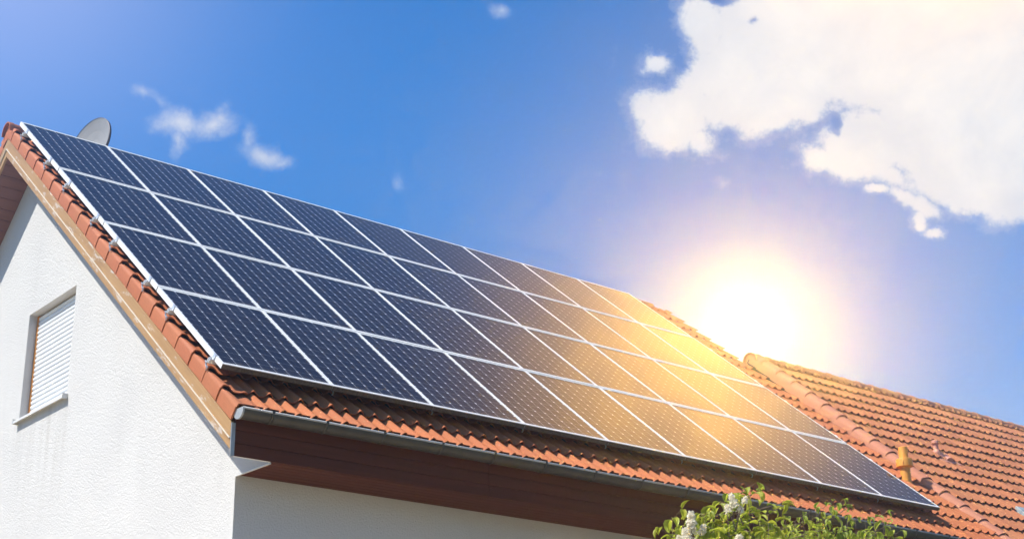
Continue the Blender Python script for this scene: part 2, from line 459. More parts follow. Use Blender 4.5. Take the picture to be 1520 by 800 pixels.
# sloping soffit boards under the gable overhang (both sides)
for back in (False, True):
    mb = MB(); v = .02
    while v < 6.7:
        slope_box(mb, XV + .042, XG - .003, v, v + .137, -.430, -.414, back)
        v += .143
    slope_box(mb, XV + .042, XG - .003, .0, 6.85, -.413, -.403, back)
    mb.build('gable_soffit', M_SOFF, house, recalc=True)
# fascia: tall face of brown boards
for yy, sg in ((YF, -1), (2 * YR - YF, 1)):
    mb = MB(); z = ZS - .004
    for k, hgt in enumerate((.105, .105, .105, .12)):
        for xa, xb in ((XV + .05, 2.55), (2.554, 6.6), (6.604, XR + .02)):
            mb.box(xa, xb, min(yy, yy + sg * -.022), max(yy, yy + sg * -.022), z + .002, z + hgt - .0025)
        z += hgt
    mb.box(XV + .05, XR + .01, min(yy - sg * .022, yy - sg * .03), max(yy - sg * .022, yy - sg * .03), ZS, z)
    mb.build('fascia', M_FASC, house, recalc=True, bevel=.0025)
    mb = MB()
    y0, y1 = (YF + .034, YW - .002) if sg < 0 else (2 * YR - YW + .002, 2 * YR - YF - .034)
    nb = 6; wd = (y1 - y0) / nb
    for k in range(nb):
        mb.box(XG + .004, XR, y0 + k * wd + .004, y0 + (k + 1) * wd - .004, ZS - .002, ZS + .014)
    mb.box(XG + .004, XR, y0, y1, ZS + .015, ZS + .02)
    mb.build('eave_soffit', M_FASC, house, recalc=True)
mb = MB()
mb.box(XV + .010, XV + .034, YF - .014, YF - .003, ZS - .012, G - 4.765); mb.box(XV + .034, XV + .048, YF - .010, YF + .03, ZS - .008, G - 4.765)
mb.build('corner_strip', M_GCAP, house, recalc=True, bevel=.002)
mb = MB(); mb.box(XV + .05, XG, YF + .004, YF + .03, ZS - .003, ZS + .01); mb.box(XG - .006, XG + .012, YF + .02, YW - .006, ZS - .016, ZS - .004)
mb.build('eave_trim', M_SILL, house, recalc=True)

# --- gutter
def gutter(parent, x0, x1, y, z, r, brks, capmat=True):
    g = MB(); n = 14
    ang = [PI + PI * i / n for i in range(n + 1)]
    def ring(x, rr, extra=0): return [Vector((x, y - math.cos(a) * rr * -1, z + math.sin(a) * rr)) for a in ang]
    nx = int((x1 - x0) / .5) + 1
    for k in range(nx):
        xa, xb = x0 + (x1 - x0) * k / nx, x0 + (x1 - x0) * (k + 1) / nx
        for rr, fl in ((r, 0), (r - .003, 1)):
            A = [g.vert(p) for p in ring(xa, rr)]; B = [g.vert(p) for p in ring(xb, rr)]
            for i in range(n): g.face((A[i], A[i + 1], B[i + 1], B[i]) if not fl else (A[i], B[i], B[i + 1], A[i + 1]), True)
    # rolled bead on the front rim and the back rim fold
    bd = MB(); bd.tube([(x0, y - r - .002, z + .004), (x1, y - r - .002, z + .004)], [.009, .009], 10)
    g.box(x0, x1, y + r - .002, y + r + .001, z, z + .02)
    go = g.build('gutter', M_GUT, parent); bd.build('rim', M_GCAP, go)  # brighter zinc on the bead paints in its rim highlight
    for xx in (x0, x1):
        c = MB()
        A = [c.vert(p + Vector((-.004 if xx == x0 else .004, 0, 0))) for p in ring(xx, r + .004)]
        top = [c.vert((xx - .004, y + r + .004, z + .012)), c.vert((xx - .004, y - r - .004, z + .012))]
        c.face(A[:1] + A[1:] + top)
        B = ring(xx, r + .004)
        for i in range(n): c.quad(A and c.v[A[i]], c.v[A[i + 1]], B[i + 1] + Vector((.012, 0, 0)), B[i] + Vector((.012, 0, 0)))
        c.build('end_cap', M_GCAP, go)
    for k, bx in enumerate(brks):
        q = MB()
        for rr, wd in ((r + .0045, .012),):
            A = [q.vert(p) for p in ring(bx - wd, rr)]; B = [q.vert(p) for p in ring(bx + wd, rr)]
            A2 = [q.vert(p) for p in ring(bx - wd, rr - .004)]; B2 = [q.vert(p) for p in ring(bx + wd, rr - .004)]
            for i in range(n):
                q.face((A[i], A[i + 1], B[i + 1], B[i]), True)
                q.face((A[i], A2[i], A2[i + 1], A[i + 1])); q.face((B[i], B[i + 1], B2[i + 1], B2[i]))
        q.box(bx - .012, bx + .012, y - r - .013, y - r + .002, z - .004, z + .016)
        q.box(bx - .012, bx + .012, y - r, y + r + .03, z + .012, z + .016)
        q.build('gutter_bracket', M_GUT, go)
    return go
brks = [.24, .745, 1.31, 1.915, 2.49, 3.08, 3.685, 4.285, 4.9, 5.5, 6.1, 6.7, 7.3, 7.9, 8.5, 9.1, 9.7, 10.3]
gutter(house, XV + .02, XR - .02, YF - .097, G - 4.682, .071, brks)

# --- window: timber frame, closed roller shutter, sill
win = MB()
XF = XG + .095
fr = .042
win.box(XF - .006, XF + .05, wy1 - fr, wy1 - .001, wz0 + .03, wz1 - .001)
win.box(XF + .0, XF + .05, wy0 + .001, wy0 + fr, wz0 + .03, wz1 - .001)
win.box(XF + .02, XF + .05, wy0 + fr, wy1 - fr, wz1 - .06, wz1 - .001)
window = win.build('window', M_FRAME, house, recalc=True, bevel=.003)
sh = MB()
ns = 22; z0, z1 = wz0 + .03, wz1 - .012; hs = (z1 - z0) / ns
for k in range(ns):
    za = z0 + k * hs
    prof = [(.012, 0), (.003, .12), (-.003, .35), (-.004, .55), (-.001, .8), (.006, .93), (.012, .95)]
    A = [sh.vert((XF + .002 + px, wy0 + .03, za + pz * hs)) for px, pz in prof]; B = [sh.vert((XF + .002 + px, wy1 - fr * 1.05, za + pz * hs)) for px, pz in prof]
    for i in range(len(prof) - 1): sh.face((A[i], A[i + 1], B[i + 1], B[i]), True)
    A = [sh.vert((XF + .002 + px, wy1 - fr * 1.05, za + pz * hs)) for px, pz in prof]
    sh.face(A)
sh.quad((XF + .016, wy0 + .02, z0), (XF + .016, wy1 - .02, z0), (XF + .016, wy1 - .02, z1), (XF + .016, wy0 + .02, z1))
sh.build('roller_shutter', M_SHUT, window)
sl = MB()
sl.box8([Vector(p) for p in ((XG - .055, wy0 - .03, wz0 - .004), (XG - .055, wy1 + .03, wz0 - .004), (XF + .01, wy1 + .03, wz0 + .012), (XF + .01, wy0 - .03, wz0 + .012),
                              (XG - .055, wy0 - .03, wz0 + .004), (XG - .055, wy1 + .03, wz0 + .004), (XF + .01, wy1 + .03, wz0 + .028), (XF + .01, wy0 - .03, wz0 + .028))])
sl.box(XG - .058, XG - .052, wy0 - .03, wy1 + .03, wz0 - .022, wz0 + .004)
for yy in (wy0 - .036, wy1 + .02):
    sl.box(XG - .062, XG - .004, yy, yy + .016, wz0 - .026, wz0 + .030)
sl.build('sill', M_SILL, window, recalc=True)

# --- ochre vent pipe on the near roof
pb = Vector((10.375, -4.16, G - 3.72))
pm = MB()
pm.lathe(pb, [(.066, 0), (.066, .285)], 28)
pm.lathe(pb, [(.066, .285), (.072, .287), (.092, .298), (.106, .304), (.106, .395), (.102, .402), (.066, .408)], 28)
pm.lathe(pb, [(.060, .40), (.060, .556), (.057, .56), (.051, .56), (.051, .46), (0.001, .46)], 28)
for k in range(6):
    a = 2 * PI * k / 6 + .5
    c_, s_ = math.cos(a), math.sin(a)
    pm.tube([pb + Vector((c_ * .104, s_ * .104, .322)), pb + Vector((c_ * .104, s_ * .104, .38))], [.007, .007], 6)
pipe = pm.build('vent_pipe', M_OCHRE, roof)
q = MB(); q.lathe(pb, [(.15, -.03), (.12, .02), (.078, .08), (.067, .10)], 24); 
for i_, p_ in enumerate(q.v):       # lay the flashing skirt on the slope
    d_ = p_ - pb
    f_ = max(0, 1 - d_.z / .10); p_.z += d_.y * (S / Cc) * f_
q.build('pipe_flashing', M_OCHRE, roof)

# ------------------------------------------------------------------ neighbouring house
NY = -1.45                          # its ridge
NVT = (-NY) / Cc - .10 * S / Cc * 0 - .02
house2 = empty('terraced_house', (17, NY, 0), 'neighbouring house behind the panels with a long plain orange tiled roof', 'house')
XN0, XN1 = 10.865, 27.0
PN2 = -.175
VT2 = (-NY + .02 * S) / Cc + .02
sky_x, sky_v = 12.40, 5.76
t2 = MB()
tile_field(t2, XN0, 54, VL, 18, PN2, VT2, hs=.72, skip=lambda x, v: (sky_x + .1 < x < sky_x + .72) and (sky_v + .28 < v < sky_v + 1.0), yr=NY)
roof2 = t2.build('roof', M_TILE2, house2)
nb = 2 * NY
t3 = MB()
def rp2(x, v, pn, back=True, yr=NY): return rp(x, v, pn, True, NY)
tile_field(t3, XN0, 54, VL, 18, PN2, VT2, back=True, yr=NY, fine=False)
t3.build('rear_roof_slope', M_TILE2, roof2)
d2 = MB()
d2.box(XR + .03, XN1, VT2 - .03, VL - .08, -.27, -.207, lambda x, v, p: rp(x, v, p, False, NY))
d2.box(XR + .03, XN1, VT2 - .03, VL - .08, -.27, -.207, lambda x, v, p: rp(x, v, p, True, NY))
d2.build('roof_underlay', M_DECK, roof2, recalc=True)
# rolled verge tiles on the joint with the near roof
rl = MB()
XL = 10.765
def roll_p(s, a, r):
    lift = .030
    return rp(XL - math.cos(a) * r * 1.12, VL + .02 - s, -.128 + math.sin(a) * r * .72 + .022 - .03 * ((s % .336) / .336) * 0)
for k in range(18):
    rnd = random.random() * .98 + .01; vl = VL + .03 - k * .336; vh = max(vl - .39, VT2)
    if vl - vh < .08: continue
    seg = 14; j = random.uniform(-.004, .004); jx = random.uniform(-.003, .003)
    def pt(i, f, dr=0.0):
        t_ = i / seg
        if t_ < .16: x = -.123; pn = -.250 + (t_ / .16) * .10; a = None
        else:
            a = PI * (1 - (t_ - .16) / .84 * .95)
            x = math.cos(a) * (.118 - .005 * f - dr) - .003; pn = -.153 + math.sin(a) * (.078 - .005 * f - dr)
        if a is None: x += dr
        return rp(XL + x + jx, (vl if f == 0 else vh) + j, pn + .014 - .018 * f, False, NY)
    lo = [rl.vert(pt(i, 0)) for i in range(seg + 1)]; hi = [rl.vert(pt(i, 1)) for i in range(seg + 1)]
    for i in range(seg): rl.face((lo[i], lo[i + 1], hi[i + 1], hi[i]), True, rnd)
    lo = [rl.vert(pt(i, 0)) for i in range(seg + 1)]; inn = [rl.vert(pt(i, 0, .008)) for i in range(seg + 1)]
    for i in range(seg): rl.face((lo[i], lo[i + 1], inn[i + 1], inn[i]), False, rnd)
rl.build('verge_tiles', M_ROLL, roof2)
rg = MB()
RZ2 = G + (NY * S / Cc) - .03 / Cc
cap_run(rg, ridge_p(XL - .14, NY, RZ2 - .035), 48, .385, .345, .112)
disc = [rg.vert(Vector((XL - .11, NY - math.cos(math.radians(t_)) * .108, RZ2 - .035 + math.sin(math.radians(t_)) * .106))) for t_ in range(-20, 201, 20)]
rg.face(disc, False, .4)
rg.build('ridge_tiles', M_ROLL, roof2)
# walls
w2 = MB(); yb2 = 2 * NY - YW
w2.box(XR - .08, XN1 - .3, YW + .004, yb2, 0, ZS + .2)
for x in (XR + .02, XN1 - .3):
    w2.face([w2.vert((x, YW + .004, ZS + .2)), w2.vert((x, yb2, ZS + .2)), w2.vert((x, NY, RZ2 - .22))])
w2.build('wall', M_STUCCO, house2)
mb = MB(); mb.box(XR + .03, XN1, YF, YF + .024, ZS, G - 4.70); mb.build('fascia', M_FASC, house2, recalc=True)
gutter(house2, XR + .01, XN1 - .1, YF - .097, G - 4.682, .071, [10.8, 11.4, 12.0, 12.6, 13.2])
# small bent vent with a round cap
vb = Vector((12.44, -3.29, G - 2.89))
pm = MB()
pm.lathe(vb + Vector((-.085, 0, .15)), [(.036, 0), (.036, .11)], 20)
pm.lathe(vb + Vector((-.085, 0, .25)), [(.036, 0), (.056, .003), (.058, .01), (.058, .045), (.053, .051), (.001, .054)], 24)
pm.tube([vb + Vector((-.085, 0, .17)), vb + Vector((-.08, 0, .13)), vb + Vector((-.05, 0, .08)), vb + Vector((-.01, -.02, .03)), vb + Vector((.02, -.03, -.05))], [.038, .044, .056, .066, .075], 16)
vent2 = pm.build('vent_pipe', M_PINK, roof2)
q = MB()
for back in (0,):
    n = 12
    for k in range(n):
        a0, a1 = PI * k / n, PI * (k + 1) / n
        def fp(a, v, r): return rp(12.49 - math.cos(a) * r * 1.5, v, -.145 + math.sin(a) * r, False, NY)
        q.quad(fp(a0, 4.24, .03), fp(a1, 4.24, .03), fp(a1, 4.46, .052), fp(a0, 4.46, .052), smooth=True)
    q.face([q.vert(fp(PI * k / n, 4.46, .052)) for k in range(n + 1)])
    q.box(12.27, 12.70, 4.20, 4.52, -.150, -.144, lambda x, v, p: rp(x, v, p, False, NY))
q.build('pipe_flashing', M_PINK, roof2)
# roof window with grey-blue flashing
rw = MB()
fx = lambda x, v, p: rp(sky_x + x, sky_v + v, p + .035, False, NY)
rw.box(0, .78, 0, .12, -.24, -.135, fx); rw.box(0, .10, .12, 1.05, -.24, -.139, fx); rw.box(.68, .78, .12, 1.05, -.24, -.139, fx); rw.box(.10, .68, .97, 1.05, -.24, -.139, fx)
rwo = rw.build('roof_window', M_LEAD, roof2, recalc=True, bevel=.006)
m_gl, tg, bg = material('dark_window_glass', (.02, .025, .03), .05)
g_ = MB(); g_.box(.10, .68, .12, .97, -.18, -.16, fx); g_.build('window_pane', m_gl, roof2, recalc=True)

# ------------------------------------------------------------------ solar panels
PW, PH, PT = 1.0655, 1.645, .046
PX_STEP, PV_STEP = 1.07, 1.664
MX, MY = .0195, .0335
CELL = ((PW - 2 * MX - .010) / 8, (PH - 2 * MY - .006) / 12)
CO = (MX + .005, MY + .003)
M_CELL = mat_cells()
def make_panel():
    root = D.objects.new('solar_panel', None); col.objects.link(root); OFF[root.name] = Vector((0, 0, 0)); root.empty_display_size = .2
    f = MB()
    fw = .0165
    f.box(0, fw, 0, PH, 0, PT); f.box(PW - fw, PW, 0, PH, 0, PT)
    f.box(fw, PW - fw, 0, .032, 0, PT - .0004); f.box(fw, PW - fw, PH - .032, PH, 0, PT - .0004)
    fo = f.build('frame', M_ALU, root, recalc=True)
    q = MB(); q.box(.0005, PW - .0005, -.0022, -.0002, -.001, PT - .007); q.build('lower_edge_shade', M_EDGE_SHADE, root, recalc=True)  # added strip paints the shade on the frame's lower face
    g = MB(); g.box(fw, PW - fw, .032, PH - .032, PT - .012, PT - .004); go = g.build('cell_sheet', M_CELL, root, recalc=True)
    return root, fo, go
proot, pf, pc = make_panel(); PKIDS = [c for c in D.objects if c.parent == proot]
ROWN = ['top', 'second', 'third', 'bottom']
COLN = ['leftmost', 'second from left', 'third from left', 'fourth from left', 'middle (fifth)', 'fourth from right', 'third from right', 'second from right', 'rightmost']
first = True
for r in range(4):
    for k in range(9):
        if first: o = proot; first = False
        else:
            o = proot.copy(); col.objects.link(o)
            for ch in PKIDS:
                c2 = ch.copy(); col.objects.link(c2); c2.parent = o
        vb_ = (r + 1) * PV_STEP - .012
        if r == 3: vb_ = 4 * PV_STEP - .012
        o.location = rp(k * PX_STEP + .002, vb_, -PT)
        o.rotation_euler = (TH + random.uniform(-.0009, .0009), random.uniform(-.0006, .0006), 0)
        rn = ROWN[r] + ' row' + (' under the ridge' if r == 0 else ' nearest the gutter' if r == 3 else ' of the roof array')
        tag(o, 'dark blue solar panel, %s in the %s' % (COLN[k], rn), 'solar panel', 'solar panels in four rows on the tiled roof')

# rails, end clamps and roof hooks
clv = [.335, 1.345, 2.11, 3.13, 3.77, 4.78, 5.44, 6.47]
def make_rail():
    root = D.objects.new('mounting_rail', None); col.objects.link(root); OFF[root.name] = Vector((0, 0, 0)); root.empty_display_size = .2
    L = 9 * PX_STEP
    f = MB()
    f.box(-.040, L + .03, -.018, .018, 0, .010); f.box(-.040, L + .03, -.018, -.013, .010, .034); f.box(-.040, L + .03, .013, .018, .010, .034)
    f.build('rail', M_ALU, root, recalc=True)
    for s in (0, 1):
        q = MB(); xx = (lambda x: x) if s == 0 else (lambda x: L - x)
        def bx(a, b, *r): q.box(min(xx(a), xx(b)), max(xx(a), xx(b)), *r)
        bx(-.004, .011, -.024, .024, .0825, .0865)        # lip over the frame
        bx(-.0045, -.001, -.024, .024, .040, .0865)       # web beside the frame
        bx(-.034, -.004, -.024, .024, .036, .042)
        bx(-.034, -.030, -.024, .024, .020, .042)
        q.tube([(xx(-.019), 0, .038), (xx(-.019), 0, .056)], [.0065, .0065], 6, smooth=False)
        q.tube([(xx(-.019), 0, .042), (xx(-.019), 0, .047)], [.012, .012], 12)
        q.build('end_clamp', M_STEEL, root, recalc=True, bevel=.001)
    for j in range(9):
        q = MB(); x = j * PX_STEP - .058 if j == 0 else j * PX_STEP + .1
        # S-shaped hook from the rail down into the tile joint
        path = [(0, .012), (-.004, -.006), (-.018, -.018), (-.040, -.022), (-.048, -.030), (-.048, -.050)]
        for (a, b), (a2, b2) in zip(path, path[1:]):
            q.box8([Vector((x + e, a, b - .003)) for e in (0,)] + [Vector((x + .016, a, b - .003)), Vector((x + .016, a2, b2 - .003)), Vector((x, a2, b2 - .003)),
                    Vector((x, a, b + .003)), Vector((x + .016, a, b + .003)), Vector((x + .016, a2, b2 + .003)), Vector((x, a2, b2 + .003))])
        if j == 0: q.box(x, -.036, -.018, .018, .004, .010)
        q.build('roof_hook', M_STEEL, root, recalc=True)
    return root
rroot = make_rail()
rkids = [c for c in D.objects if c.parent == rroot]
for i, v in enumerate(clv):
    o = rroot
    if i:
        o = rroot.copy(); col.objects.link(o)
        for ch in rkids: c2 = ch.copy(); col.objects.link(c2); c2.parent = o
    o.location = rp(0, v, -PT - .0355); o.rotation_euler = (TH, 0, 0)
    tag(o, 'aluminium rail with end clamp under the %s edge of the %s panel row' % (('upper', 'lower')[i % 2], ROWN[i // 2]), 'mounting rail', 'rails holding the solar panels')

# ------------------------------------------------------------------ satellite dish behind the ridge
dc = px_point(132, 216, 20.7)
dish = empty('satellite_dish', (dc.x + .12, dc.y + .05, G - .55), 'light grey satellite dish showing above the top panel edge', 'satellite dish')
nrm = Vector((-.97, -.22, .14)).normalized()
ua = nrm.cross(Vector((0, 0, 1))).normalized(); ub = ua.cross(nrm) * -1
if ub.z < 0: ub = -ub
dm = MB(); n = 40; RA, RB = .40, .40
prev = None
def dpt(rr, a, dz=0): return dc + ua * (math.cos(a) * RA * rr) + ub * (math.sin(a) * RB * rr) + nrm * (-.075 * (1 - rr * rr) + dz)
for rr0, rr1 in ((.001, .3), (.3, .6), (.6, .85), (.85, .97), (.97, 1.0)):
    for dz in (0, -.012):
        for k in range(n):
            a0, a1 = 2 * PI * k / n, 2 * PI * (k + 1) / n
            dm.quad(dpt(rr0, a0, dz), dpt(rr0, a1, dz), dpt(rr1, a1, dz), dpt(rr1, a0, dz), smooth=True)
refl = dm.build('reflector', M_DISH, dish)
bmx = MB()
for k in range(n):
    a0, a1 = 2 * PI * k / n, 2 * PI * (k + 1) / n
    bmx.quad(dpt(1.0, a0, .004), dpt(1.0, a1, .004), dpt(1.02, a1, -.004), dpt(1.02, a0, -.004), smooth=True)
    bmx.quad(dpt(1.02, a0, -.004), dpt(1.02, a1, -.004), dpt(1.015, a1, -.032), dpt(1.015, a0, -.032), smooth=True)
bmx.build('rim', M_DARK, refl)
pm = MB(); ms = Vector((dc.x + .12, dc.y + .05, 0))
pm.tube([(ms.x, ms.y, G - 1.05), (ms.x, ms.y, G + .35)], [.024, .024], 14)
pm.tube([(ms.x, ms.y, G + .28), dc - nrm * .09], [.03, .03], 10)
pm.build('mast', M_STEEL, dish)
pm = MB(); foot = dpt(1.0, -PI / 2); lnb = dc + nrm * .36 - ub * .46
pm.tube([foot, lnb], [.012, .012], 8); pm.tube([lnb - nrm * .02, lnb + (dc - lnb).normalized() * .09], [.028, .032], 12)
pm.build('feed_arm', M_DARK, dish)

# ------------------------------------------------------------------ lilac shrubs
def mat_leaf(name, c1, c2, c3):
    m, t, b = material(name, c1, .45, 0, .4)
    r = t.new('ShaderNodeAttribute', attribute_name='rnd').outputs['Fac']
    c = t.mix(r, c1, c2)
    n = t.noise(geomvec(t), 14, 3); c = t.mix(t.maprange(n, .45, .7, 0, .6), c, c3)
    t.l.new(c, b.inputs['Base Color'])
    tr = t.new('ShaderNodeBsdfTranslucent'); t.l.new(t.mix(.5, c, (.62, .66, .05)), tr.inputs[0])
    mx = t.new('ShaderNodeMixShader'); mx.inputs[0].default_value = .5
    t.l.new(b.outputs[0], mx.inputs[1]); t.l.new(tr.outputs[0], mx.inputs[2])
    out = [x for x in m.node_tree.nodes if x.type == 'OUTPUT_MATERIAL'][0]
    t.l.new(mx.outputs[0], out.inputs[0])
    return m
M_LEAF = mat_leaf('lilac_leaf', (.32, .36, .03), (.42, .43, .04), (.20, .25, .03))
M_LEAF2 = mat_leaf('lilac_leaf_cooler', (.27, .34, .035), (.36, .41, .045), (.15, .21, .03))
m_fl, tf, bf = material('cream_white_petal', (.80, .76, .68), .6)
fc_ = tf.mix(tf.noise(geomvec(tf), 60, 2), (.90, .87, .76), (.84, .76, .58))
tf.l.new(fc_, bf.inputs['Base Color'])
ft_ = tf.new('ShaderNodeBsdfTranslucent'); tf.l.new(fc_, ft_.inputs[0]); fm_ = tf.new('ShaderNodeMixShader'); fm_.inputs[0].default_value = .45
tf.l.new(bf.outputs[0], fm_.inputs[1]); tf.l.new(ft_.outputs[0], fm_.inputs[2])
tf.l.new(fm_.outputs[0], [x for x in m_fl.node_tree.nodes if x.type == 'OUTPUT_MATERIAL'][0].inputs[0])

def leaf(mb, p, d, up, L, W, curl, a):
    """heart-shaped, folded along the midrib, tip curling down"""
    d = d.normalized(); s = d.cross(up)
    if s.length < .05: s = d.cross(Vector((1, 0, 0)))
    s.normalize(); nn = s.cross(d).normalized()
    row = []
    q = Vector(p); dd = d.copy()
    ts = [(0, .05), (.16, .80), (.38, 1.0), (.62, .76), (.84, .34), (1.0, .0)]
    last = 0
    for t_, wf in ts:
        q = q + dd * (L * (t_ - last)); last = t_
        dd = (Matrix.Rotation(-curl * .22, 3, s) @ dd)
        n2 = s.cross(dd).normalized()
        row.append((q.copy(), wf * W * .5, n2))
    mid = [mb.vert(q) for q, _, _ in row]
    for sg in (1, -1):
        e = [mb.vert(q + s * sg * w_ + n2 * w_ * .45) for q, w_, n2 in row]
        for i in range(len(row) - 1):
            if i == len(row) - 2: mb.face((mid[i], mid[i + 1], e[i]), True, a)
            else: mb.face((mid[i], mid[i + 1], e[i + 1], e[i]), True, a)

def panicle(mb, base, d, L, Rm):
    d = d.normalized()
    u = d.cross(Vector((.3, .5, .8))).normalized(); w_ = d.cross(u)
    nn = int(330 * L / .14)
    for k in range(nn):
        t_ = random.random() ** .8
        lump = 1 + .25 * math.sin(t_ * 17 + 1.3)
        rr = Rm * (1 - t_ * .80) ** .5 * lump * random.uniform(.65, 1.05)
        a = random.uniform(0, 2 * PI)
        o = (u * math.cos(a) + w_ * math.sin(a))
        p = Vector(base) + d * (t_ * L) + o * rr
        nrm_ = (o + d * .35 + Vector([random.uniform(-.4, .4) for _ in range(3)])).normalized()
        e1 = nrm_.cross(Vector((0, 0, 1))); e1 = e1.normalized() if e1.length > .01 else Vector((1, 0, 0)); e2 = nrm_.cross(e1)
        sz = random.uniform(.0065, .010); ph = random.uniform(0, PI)
        for j in range(4):
            b0 = ph + j * PI / 2
            c0 = p + (e1 * math.cos(b0) + e2 * math.sin(b0)) * sz
            c1 = p + (e1 * math.cos(b0 + .5) + e2 * math.sin(b0 + .5)) * sz * .72 + nrm_ * .001
            c2 = p + (e1 * math.cos(b0 - .5) + e2 * math.sin(b0 - .5)) * sz * .72 + nrm_ * .001
            mb.quad(p - nrm_ * .003, c2, c0 + nrm_ * .003, c1)

def shrub(name, label, base, tips, leafmat, lsize, blossoms, seed, fill, dens=1.0):
    random.seed(seed)
    root = empty(name, base, label, 'shrub', None)
    tr = MB(); fo = MB()
    base = Vector(base)
    # the main stems rise in a vase, every tip carries leafy shoots
    for tip in tips:
        tip = Vector(tip)
        hub = base + Vector(((tip.x - base.x) * .45 + random.uniform(-.08, .08), (tip.y - base.y) * .45 + random.uniform(-.08, .08), (tip.z - base.z) * random.uniform(.45, .6)))
        pts = []
        b0 = base + Vector((random.uniform(-.12, .12), random.uniform(-.12, .12), 0))
        for i in range(9):
            t_ = i / 8
            p = (1 - t_) ** 2 * b0 + 2 * (1 - t_) * t_ * hub + t_ * t_ * tip
            p += Vector([random.uniform(-.02, .02) for _ in range(3)]) * (t_ < 1)
            pts.append(p)
        tr.tube(pts, [.018 * (1 - i / 8.2) ** 2.2 + .0010 for i in range(9)], 6)
        # leaf pairs on the upper half
        seg = []
        for i in range(3, 8):
            for q in range(3 if i < 6 else 4): seg.append(pts[i].lerp(pts[i + 1], q / (3 if i < 6 else 4)))
        seg.append(pts[-1])
        for i, p in enumerate(seg):
            if random.random() > dens: continue
            ax = (pts[-1] - pts[4]).normalized(); a = i * 1.57 + random.uniform(-.4, .4)
            u = ax.cross(Vector((.2, .9, .1))).normalized(); w_ = ax.cross(u)
            for sg in (1, -1):
                o = (u * math.cos(a) + w_ * math.sin(a)) * sg
                L = lsize * random.uniform(.6, 1.1)
                twig = random.uniform(.01, .05) + (0.14 * random.random() if i < len(seg) - 6 else 0)
                q = p + o * twig + Vector((0, 0, twig * .4))
                tr.tube([p, q], [.0022, .0014], 4, caps=False)
                d = o + Vector((0, 0, random.uniform(-.5, .75))) + ax * .3
                leaf(fo, q, d, Vector((0, 0, 1)), L, L * random.uniform(.45, .68), random.uniform(.8, 2.6), random.random() * .98 + .01)
            # little side shoots
            if random.random() < .5:
                o = (u * math.cos(a + .8) + w_ * math.sin(a + .8)); q = p + o * random.uniform(.05, .16) + Vector((0, 0, .05))
                tr.tube([p, q], [.003, .0015], 4, caps=False)
                for z in range(3):
                    dd = Vector([random.uniform(-1, 1) for _ in range(3)]) + o + Vector((0, 0, .2))
                    leaf(fo, q, dd, Vector((0, 0, 1)), lsize * random.uniform(.5, .9), lsize * .42, random.uniform(.6, 2.4), random.random() * .98 + .01)
    for c_, rx, rz, nn in fill:
        for _ in range(nn):
            while True:
                v = Vector([random.uniform(-1, 1) for _ in range(3)])
                if .25 < v.length < 1: break
            p = Vector(c_) + Vector((v.x * rx, v.y * rx, v.z * rz))
            d = Vector((v.x, v.y, random.uniform(-.7, .5))) + Vector([random.uniform(-.6, .6) for _ in range(3)])
            leaf(fo, p, d, Vector((0, 0, 1)), lsize * random.uniform(.6, 1.05), lsize * .55, random.uniform(.6, 2.2), random.random() * .98 + .01)
    tr.build('trunk', M_BARK, root)
    fo.build('crown', leafmat, root)
    for (p, d, L, rr) in blossoms:
        b = MB(); panicle(b, p, Vector(d), L, rr); b.build('blossom', m_fl, root)
        st = MB(); st.tube([Vector(p) - Vector(d).normalized() * .10, Vector(p) + Vector(d).normalized() * L * .8], [.0035, .001], 5); st.build('stalk', M_BARK, root)
    return root

R1 = lambda a, b: random.uniform(a, b)
random.seed(21)
D1 = 8.6
outl = [(997, 768), (1006, 785), (1030, 772), (1022, 790), (1045, 760), (1040, 778), (1060, 750), (1058, 765), (1073, 742), (1085, 731), (1080, 760), (1098, 738), (1100, 728), (1112, 733), (1116, 745), (1128, 752), (1120, 765),
        (1140, 760), (1150, 772), (1160, 782), (1135, 785), (1095, 775), (1068, 785), (1110, 795), (1005, 798), (1145, 800), (1085, 800), (1050, 805)]
tips1 = [px_point(x, y + 4, D1 + R1(-.35, .45)) for x, y in outl] + [px_point(R1(1000, 1160), R1(775, 850), D1 + R1(-.5, .5)) for _ in range(26)]
cb = px_point(1080, 800, D1)
blo = []
for (x, y, dx, L, rr) in ((1028, 790, -.1, .10, .026), (1026, 783, .05, .135, .030), (1022, 800, -.3, .10, .03), (1040, 790, .5, .075, .022), (1092, 750, -.35, .105, .022), (1098, 758, .3, .04, .022), (1083, 758, -.3, .06, .024),
                          (1104, 744, .5, .05, .018), (1096, 803, .2, .06, .028), (1012, 812, -.2, .10, .03)):
    p = px_point(x, y + 2, D1 - .42 + R1(-.05, .05)); blo.append((p, (dx * .77, -dx * .6, 1), L * .68, rr * .92))
lil = shrub('lilac_shrub', 'lilac shrub with creamy white blossoms in front of the gutter', (cb.x, cb.y, 0), tips1, M_LEAF, .092, blo, 5,
            [((cb.x, cb.y, cb.z - .10), .34, .17, 420), ((cb.x, cb.y, cb.z - .42), .52, .40, 900), ((cb.x, cb.y, cb.z - 1.5), .75, .95, 1500)], 1.0)
random.seed(33)
D2 = 12.2
outl2 = [(1152, 772), (1165, 768), (1180, 770), (1190, 764), (1205, 768), (1212, 757), (1222, 750), (1233, 744), (1240, 748), (1246, 758), (1258, 762), (1270, 768), (1285, 766), (1298, 764), (1300, 778), (1312, 772), (1325, 776),
         (1330, 788), (1322, 798), (1175, 785), (1200, 785), (1225, 772), (1250, 780), (1275, 788), (1160, 795), (1215, 798), (1290, 798)]
tips2 = [px_point(x, y + 4, D2 + R1(-.4, .5)) for x, y in outl2] + [px_point(R1(1160, 1330), R1(785, 850), D2 + R1(-.6, .6)) for _ in range(34)]
cb2 = px_point(1243, 800, D2)
